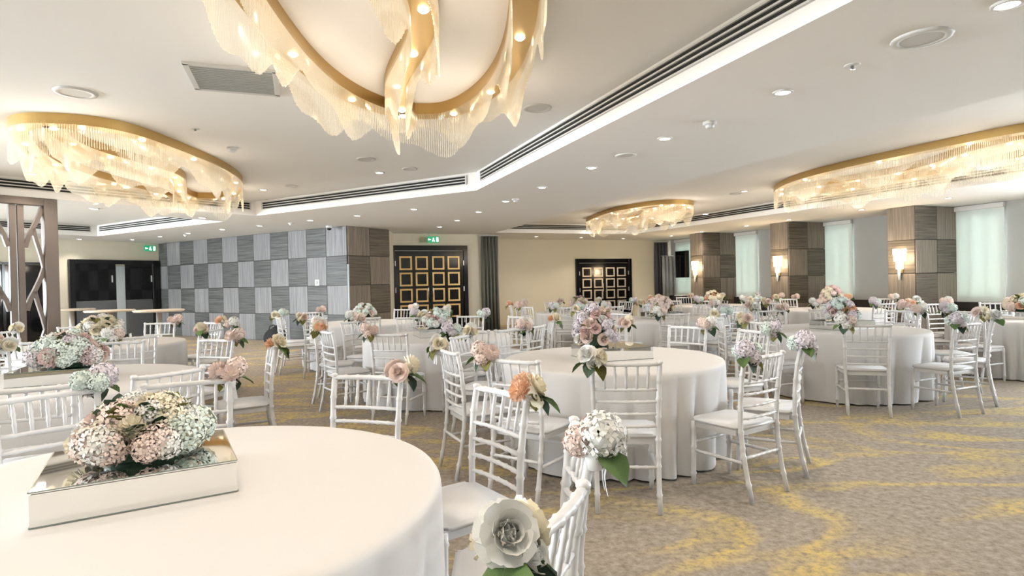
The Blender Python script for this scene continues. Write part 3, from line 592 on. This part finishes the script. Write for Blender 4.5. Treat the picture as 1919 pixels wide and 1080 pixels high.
def bouquet(p, rx, h, label, pal, seed, nf, yaw=0):
    rnd = random.Random(seed); t = thing('bouquet', label, 'bouquet', Matrix.Translation(p) @ Matrix.Rotation(yaw, 4, 'Z'), 'table bouquets')
    fr = rx*.30
    for i in range(nf):
        z = (i+.5)/nf; rr = math.sqrt(max(0, 1-z*z)); a = i*2.39996+rnd.uniform(-.25, .25); n = Vector((rr*math.cos(a), rr*math.sin(a), z*.95+.05)); r = fr*rnd.uniform(.72, 1.12)
        pp = Vector((n.x*(rx-r*.55), n.y*(rx-r*.55), max(r*1.12, n.z*(h-r*.6)))); k, c = pal[rnd.randrange(len(pal))]; place_flower(t, pp, n, r, k, c, rnd)
    for i in range(int(nf*1.5)):
        a = rnd.uniform(0, 6.28); z = rnd.uniform(.05, .9); rr = math.sqrt(1-z*z); n = Vector((rr*math.cos(a), rr*math.sin(a), z)); d = (n+Vector((rnd.uniform(-.6, .6), rnd.uniform(-.6, .6), rnd.uniform(.1, .5)))).normalized()
        place_leaf(t, Vector((n.x*rx*.72, n.y*rx*.72, .03+n.z*h*.75)), d, rx*rnd.uniform(.24, .36), rnd.choice(('leaf', 'leaf_olive', 'leaf', 'leaf_olive', 'leaf_dark')), rnd)
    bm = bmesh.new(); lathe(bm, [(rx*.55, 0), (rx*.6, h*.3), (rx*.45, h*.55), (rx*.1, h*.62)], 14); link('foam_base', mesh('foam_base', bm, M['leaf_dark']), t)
def plinth(x, y, rot, label, w_=.52, d_=.47, h=.10):
    t = thing('mirror_plinth', label, 'plinth', Matrix.Translation((x, y, .752)) @ Matrix.Rotation(rot, 4, 'Z'), 'mirrored flower plinths')
    link('top_mirror', boxmesh('top_mirror', (0, 0, h-.003), (w_, d_, .006), M['mirror']), t)
    for c, s in (((0, -d_/2+.003, h/2-.004), (w_-.002, .006, h-.008)), ((0, d_/2-.003, h/2-.004), (w_-.002, .006, h-.008)), ((-w_/2+.003, 0, h/2-.004), (.006, d_-.014, h-.008)), ((w_/2-.003, 0, h/2-.004), (.006, d_-.014, h-.008))): link('side_mirror', boxmesh('side_mirror', c, s, M['mirror']), t)
    bm = bmesh.new()
    for z in (.001, h-.001):
        for c, s in (((0, -d_/2, z), (w_, .003, .003)), ((w_/2, 0, z), (.003, d_, .003)), ((-w_/2, 0, z), (.003, d_, .003)), ((0, d_/2, z), (w_, .003, .003))): box(bm, c, s)
    tag(link('edge_trim', mesh('edge_trim', bm, M['mirror_edge'], smooth=False), t), kind='stuff')
BQ = dict(T0=(.195, .185, 46, [('hydrangea', 'white'), ('hydrangea', 'mint'), ('dahlia', 'cream'), ('rose', 'white'), ('hydrangea', 'blush'), ('hydrangea', 'cream'), ('hydrangea', 'white'), ('dahlia', 'blush'), ('rose', 'cream'), ('hydrangea', 'cream')], 'large pastel bouquet of roses, dahlias and hydrangeas on the front table'),
          T1=(.19, .34, 34, [('rose', 'blush'), ('hydrangea', 'white'), ('hydrangea', 'lilac'), ('rose', 'pink'), ('rose', 'white')], 'tall blush and white bouquet on the centre table'),
          T2=(.19, .24, 28, [('hydrangea', 'mint'), ('hydrangea', 'white'), ('rose', 'blush'), ('hydrangea', 'lilac'), ('rose', 'pink')], 'mint and pink bouquet on the table left of centre'),
          T3=(.19, .27, 30, [('hydrangea', 'mint'), ('rose', 'pink'), ('hydrangea', 'white'), ('rose', 'peach'), ('hydrangea', 'lilac')], 'mint, pink and peach bouquet on the right-hand table'),
          T4=(.23, .22, 28, [('hydrangea', 'cream'), ('rose', 'cream'), ('hydrangea', 'blush'), ('rose', 'peach'), ('hydrangea', 'mint')], 'wide cream and peach bouquet on the table at the right edge'),
          T5=(.24, .24, 38, [('hydrangea', 'mint'), ('hydrangea', 'white'), ('hydrangea', 'lilac'), ('rose', 'blush'), ('hydrangea', 'mint'), ('dahlia', 'pink')], 'mint and white bouquet on the left front table'),
          T6=(.25, .24, 28, [('rose', 'cream'), ('hydrangea', 'white'), ('rose', 'cream'), ('hydrangea', 'blush'), ('dahlia', 'cream')], 'yellow-cream bouquet on the table near the bar tables'),
          T8=(.20, .22, 24, [('hydrangea', 'white'), ('rose', 'blush'), ('hydrangea', 'mint')], 'white and blush bouquet on the table by the wood wall corner'),
          T9=(.2, .22, 22, [('rose', 'cream'), ('hydrangea', 'blush'), ('dahlia', 'mauve')], 'cream bouquet on the table before the far black door'),
          T10=(.2, .24, 24, [('rose', 'peach'), ('hydrangea', 'blush'), ('hydrangea', 'lilac'), ('rose', 'cream')], 'peach and lilac bouquet on the table behind the centre table'),
          T11=(.21, .24, 22, [('rose', 'peach'), ('hydrangea', 'cream'), ('rose', 'blush')], 'peach bouquet on the farthest table by the pillars'),
          T12=(.21, .34, 24, [('hydrangea', 'blush'), ('hydrangea', 'pink'), ('hydrangea', 'cream')], 'tall dusty pink bouquet on the table behind the right-hand table'))
PR = dict(T0=31, T1=18, T5=22)
for k, (rx, h, nf, pal, lab) in BQ.items():
    (x, y), nm = T[k]; ox, oy = ((-.08, .06) if k == 'T0' else (0, 0)); rot = math.radians(PR.get(k, 20)); plinth(x+ox, y+oy, rot, 'mirrored box under the bouquet on the '+nm)
    fx, fy = {'T0': (-.01, .02), 'T1': (-.12, .04), 'T5': (.06, 0)}.get(k, (0, 0)); bouquet(Vector((x+ox+fx, y+oy+fy, .856)), rx, h, lab, pal, hash(k) % 1 + int(k[1:])*13+1, nf)
# ------------------------------------------------------------------ chairs
def chair_parts():
    parts = []
    def add(name, fn): b = bmesh.new(); fn(b); parts.append((name, b))
    def seat(b):
        r = bmesh.ops.create_cube(b, size=1, matrix=Matrix.Translation((0, 0, .447)) @ Matrix.Diagonal((.405, .39, .026, 1)))
        for v in b.verts:
            if v.co.y > 0: v.co.x *= 1.05
        bmesh.ops.bevel(b, geom=[e for e in b.edges if abs(e.verts[0].co.z-e.verts[1].co.z) > .02], offset=.035, segments=3, affect='EDGES'); bmesh.ops.bevel(b, geom=[e for e in b.edges if len(e.link_faces) == 2 and e.calc_face_angle(0) > 1], offset=.007, segments=2, affect='EDGES')
    add('seat', seat)
    def apron(b):
        for c, s in (((0, .168, .415), (.36, .022, .04)), ((0, -.165, .415), (.34, .022, .04)), ((-.178, .01, .415), (.022, .33, .04)), ((.178, .01, .415), (.022, .33, .04))): box(b, c, s, .003)
    add('apron', apron)
    for s in (-1, 1):
        add('rear_post', lambda b: bamboo(b, [(s*.185, -.262, 0), (s*.184, -.228, .15), (s*.186, -.203, .30), (s*.189, -.19, .45), (s*.193, -.195, .62), (s*.197, -.212, .78), (s*.2, -.238, .915)], .0155, (.12, .30, .36, .47, .62, .74, .86), 8, {.962: 1, .972: .75, .982: 1.25, .992: 1.3, 1: .7}))
        add('front_leg', lambda b: bamboo(b, [(s*.19, .185, 0), (s*.188, .175, .43)], .0165, (.18, .52, .60, .9), 8, {0: .72}))
        add('side_stretcher', lambda b: bamboo(b, [(s*.185, -.21, .235), (s*.188, .178, .235)], .0105, (.25, .5, .75), 6))
    add('front_stretcher', lambda b: bamboo(b, [(-.188, .178, .29), (.188, .178, .29)], .0105, (.3, .5, .7), 6))
    add('rear_stretcher', lambda b: bamboo(b, [(-.185, -.209, .265), (.185, -.209, .265)], .0105, (.2, .35, .5, .65, .8), 6))
    def rail(z, y, r, bow, nodes):
        hw = .187+.013*(z-.45)/.45
        return lambda b: bamboo(b, [(-hw, y, z), (-hw*.5, y-bow*.75, z), (0, y-bow, z), (hw*.5, y-bow*.75, z), (hw, y, z)], r, nodes, 8)
    add('top_rail', rail(.893, -.234, .0135, .022, (.16, .33, .5, .67, .84)))
    ys = {.735: -.206, .66: -.198, .585: -.193, .51: -.191}
    for z, y in ys.items(): add('back_rail', rail(z, y, .0095, .018, (.16, .33, .5, .67, .84)))
    for k in range(5):
        f = (k-2)/3; x = .066*(k-2)
        add('spindle', lambda b: bamboo(b, [(x*.96, -.206-.018*(1-f*f), .735), (x, -.234-.022*(1-f*f), .893)], .0082, (.3, .6), 6))
    return parts
near_parts = [(n, mesh(n, b, M['white'])) for n, b in chair_parts()]
allb = bmesh.new()
for n, b in chair_parts():
    tmp = bpy.data.meshes.new('tmp'); b.to_mesh(tmp); b.free(); allb.from_mesh(tmp); bpy.data.meshes.remove(tmp)
far_mesh = mesh('chiavari_chair', allb, M['white'])
ORD = ['nearest the camera', 'second', 'third', 'fourth', 'fifth', 'sixth', 'seventh', 'eighth', 'ninth', 'tenth']
CH = dict(T0=(-27, 1, 36, 75, 115, 139), T1=(205, 235, 264, 303, 331, 18, 48, 82, 125, 157), T5=(-58, -32, 28, 72, 110, 150), T2=None, T3=None, T4=None, T6=None, T8=None, T9=None, T10=None, T11=None, T12=None)
PHASE = dict(T2=258, T3=248, T4=205, T6=-46, T8=250, T9=255, T10=262, T11=250, T12=240)
KIND = dict(hydrangea='hydrangea', rose='rose', dahlia='dahlia')
posy_pal = [[('hydrangea', 'white'), ('hydrangea', 'blush')], [('rose', 'cream'), ('dahlia', 'peach')], [('hydrangea', 'blush'), ('dahlia', 'blush')], [('hydrangea', 'lilac'), ('hydrangea', 'mint')], [('rose', 'white'), ('rose', 'cream')], [('dahlia', 'cream'), ('rose', 'blush')]]
posy_name = ['white-blush', 'cream-peach', 'blush pink', 'lilac-mint', 'ivory rose', 'cream-pink']
PX = {('T0', -27): 4, ('T0', 1): 0, ('T0', 36): 1, ('T0', 75): 5, ('T0', 115): 2, ('T0', 139): 3, ('T1', 264): 4, ('T1', 235): 2, ('T1', 205): 4, ('T1', 157): 4, ('T1', 48): 0, ('T1', 18): 3, ('T1', 331): 3, ('T1', 303): 3, ('T1', 125): 0, ('T1', 82): 5}
def posy(mw, scale, pi, label, seed, ribbon):
    rnd = random.Random(seed); t = thing('posy', label, 'posy', mw, 'posies tied to the chair backs'); pal = posy_pal[pi]
    for i, (ox, oy, oz, r) in enumerate(((-.035, -.02, .035, .062), (.055, -.015, .02, .056), (.005, -.045, -.02, .048), (.0, .045, .01, .05))):
        k, c = pal[i % 2]; p = Vector((ox*scale, oy*scale, oz*scale)); place_flower(t, p, Vector((ox*2, oy*3-.03, .06)), r*scale*rnd.uniform(.9, 1.1), k, c, rnd)
    for d, w_ in (((-1, -.5, -.35), 'leaf'), ((.55, -.75, -.8), 'leaf_olive'), ((-.3, -.8, -.9), 'leaf_dark')):
        place_leaf(t, Vector((d[0]*.03, d[1]*.03, -.01)), Vector(d), .12*scale*rnd.uniform(.85, 1.1), w_, rnd)
    if ribbon: link('ribbon', ribbon_me, t)
ci = 0; others = []; TW = {('T0', -27): -1}
for k, ((tx, ty), nm) in T.items():
    angs = CH[k] or [PHASE[k]+36*i+random.uniform(-4, 4) for i in range(10)]
    spots = []
    mine = []
    for a in angs:
        a0_ = a; d = unit(a); r = 1.185+random.uniform(-.01, .04)
        if k == 'T0': r = {-27: 1.135, 36: 1.11, 139: 1.22}.get(a, 1.13)
        p = Vector((tx, ty, 0))+d*r
        for q_ in range(12):                                # step along the table edge until clear of the neighbours' chairs
            if all((p+d*.03-o_).length > .6 for o_ in others) and all((p-o_).length > .44 for o_ in mine): break
            a += 4; d = unit(a); p = Vector((tx, ty, 0))+d*r
        spots.append((a % 360, p, d, a0_)); mine.append(p)
    others += mine
    # keep those the photograph can show
    def shown(p):
        v = p-Vector((0, 0, 0)); return p.y > .6 and -1.02 < (p.x/p.y*F)/960 < 1.02
    spots = [s for s in spots if shown(s[1])]
    near = min(range(len(spots)), key=lambda i: spots[i][1].length)
    spots.sort(key=lambda s: (spots[near][0]-s[0]) % 360 if False else 0)
    a0 = spots[near][0]; spots.sort(key=lambda s: (a0-s[0]) % 360)          # clockwise seen from above
    for i, (a, p, d, raw) in enumerate(spots):
        ci += 1; rz = math.atan2(-d.y, -d.x)-math.pi/2+math.radians(TW.get((k, raw), 0 if k in ('T0', 'T1') else random.uniform(-5, 5))); mw = Matrix.Translation(p) @ Matrix.Rotation(rz, 4, 'Z')
        lab = ('white bamboo-style chair at the %s, the one nearest the camera' % nm) if i == 0 else ('white bamboo-style chair at the %s, %s clockwise from the nearest' % (nm, ORD[i]))
        if p.length < 9.5:
            t = thing('chiavari_chair', lab, 'chair', mw, 'white chairs at the '+nm)
            for n, me in near_parts: link(n, me, t)
        else: tag(link('chiavari_chair', far_mesh, None, mw), lab, 'chair', 'white chairs at the '+nm)
        if random.random() < .94 or k in ('T0', 'T1'):
            pi = PX.get((k, raw), (ci*5+int(k[1:])) % 6)
            pl = ('%s posy on the nearest chair of the %s' % (posy_name[pi], nm)) if i == 0 else ('%s posy on %s chair clockwise at the %s' % (posy_name[pi], ORD[i], nm))
            posy(mw @ Matrix.Translation((-.2, -.245, .925)), 1.0, pi, pl, ci, (k, raw) in (('T0', 1), ('T1', 205), ('T0', 115)))
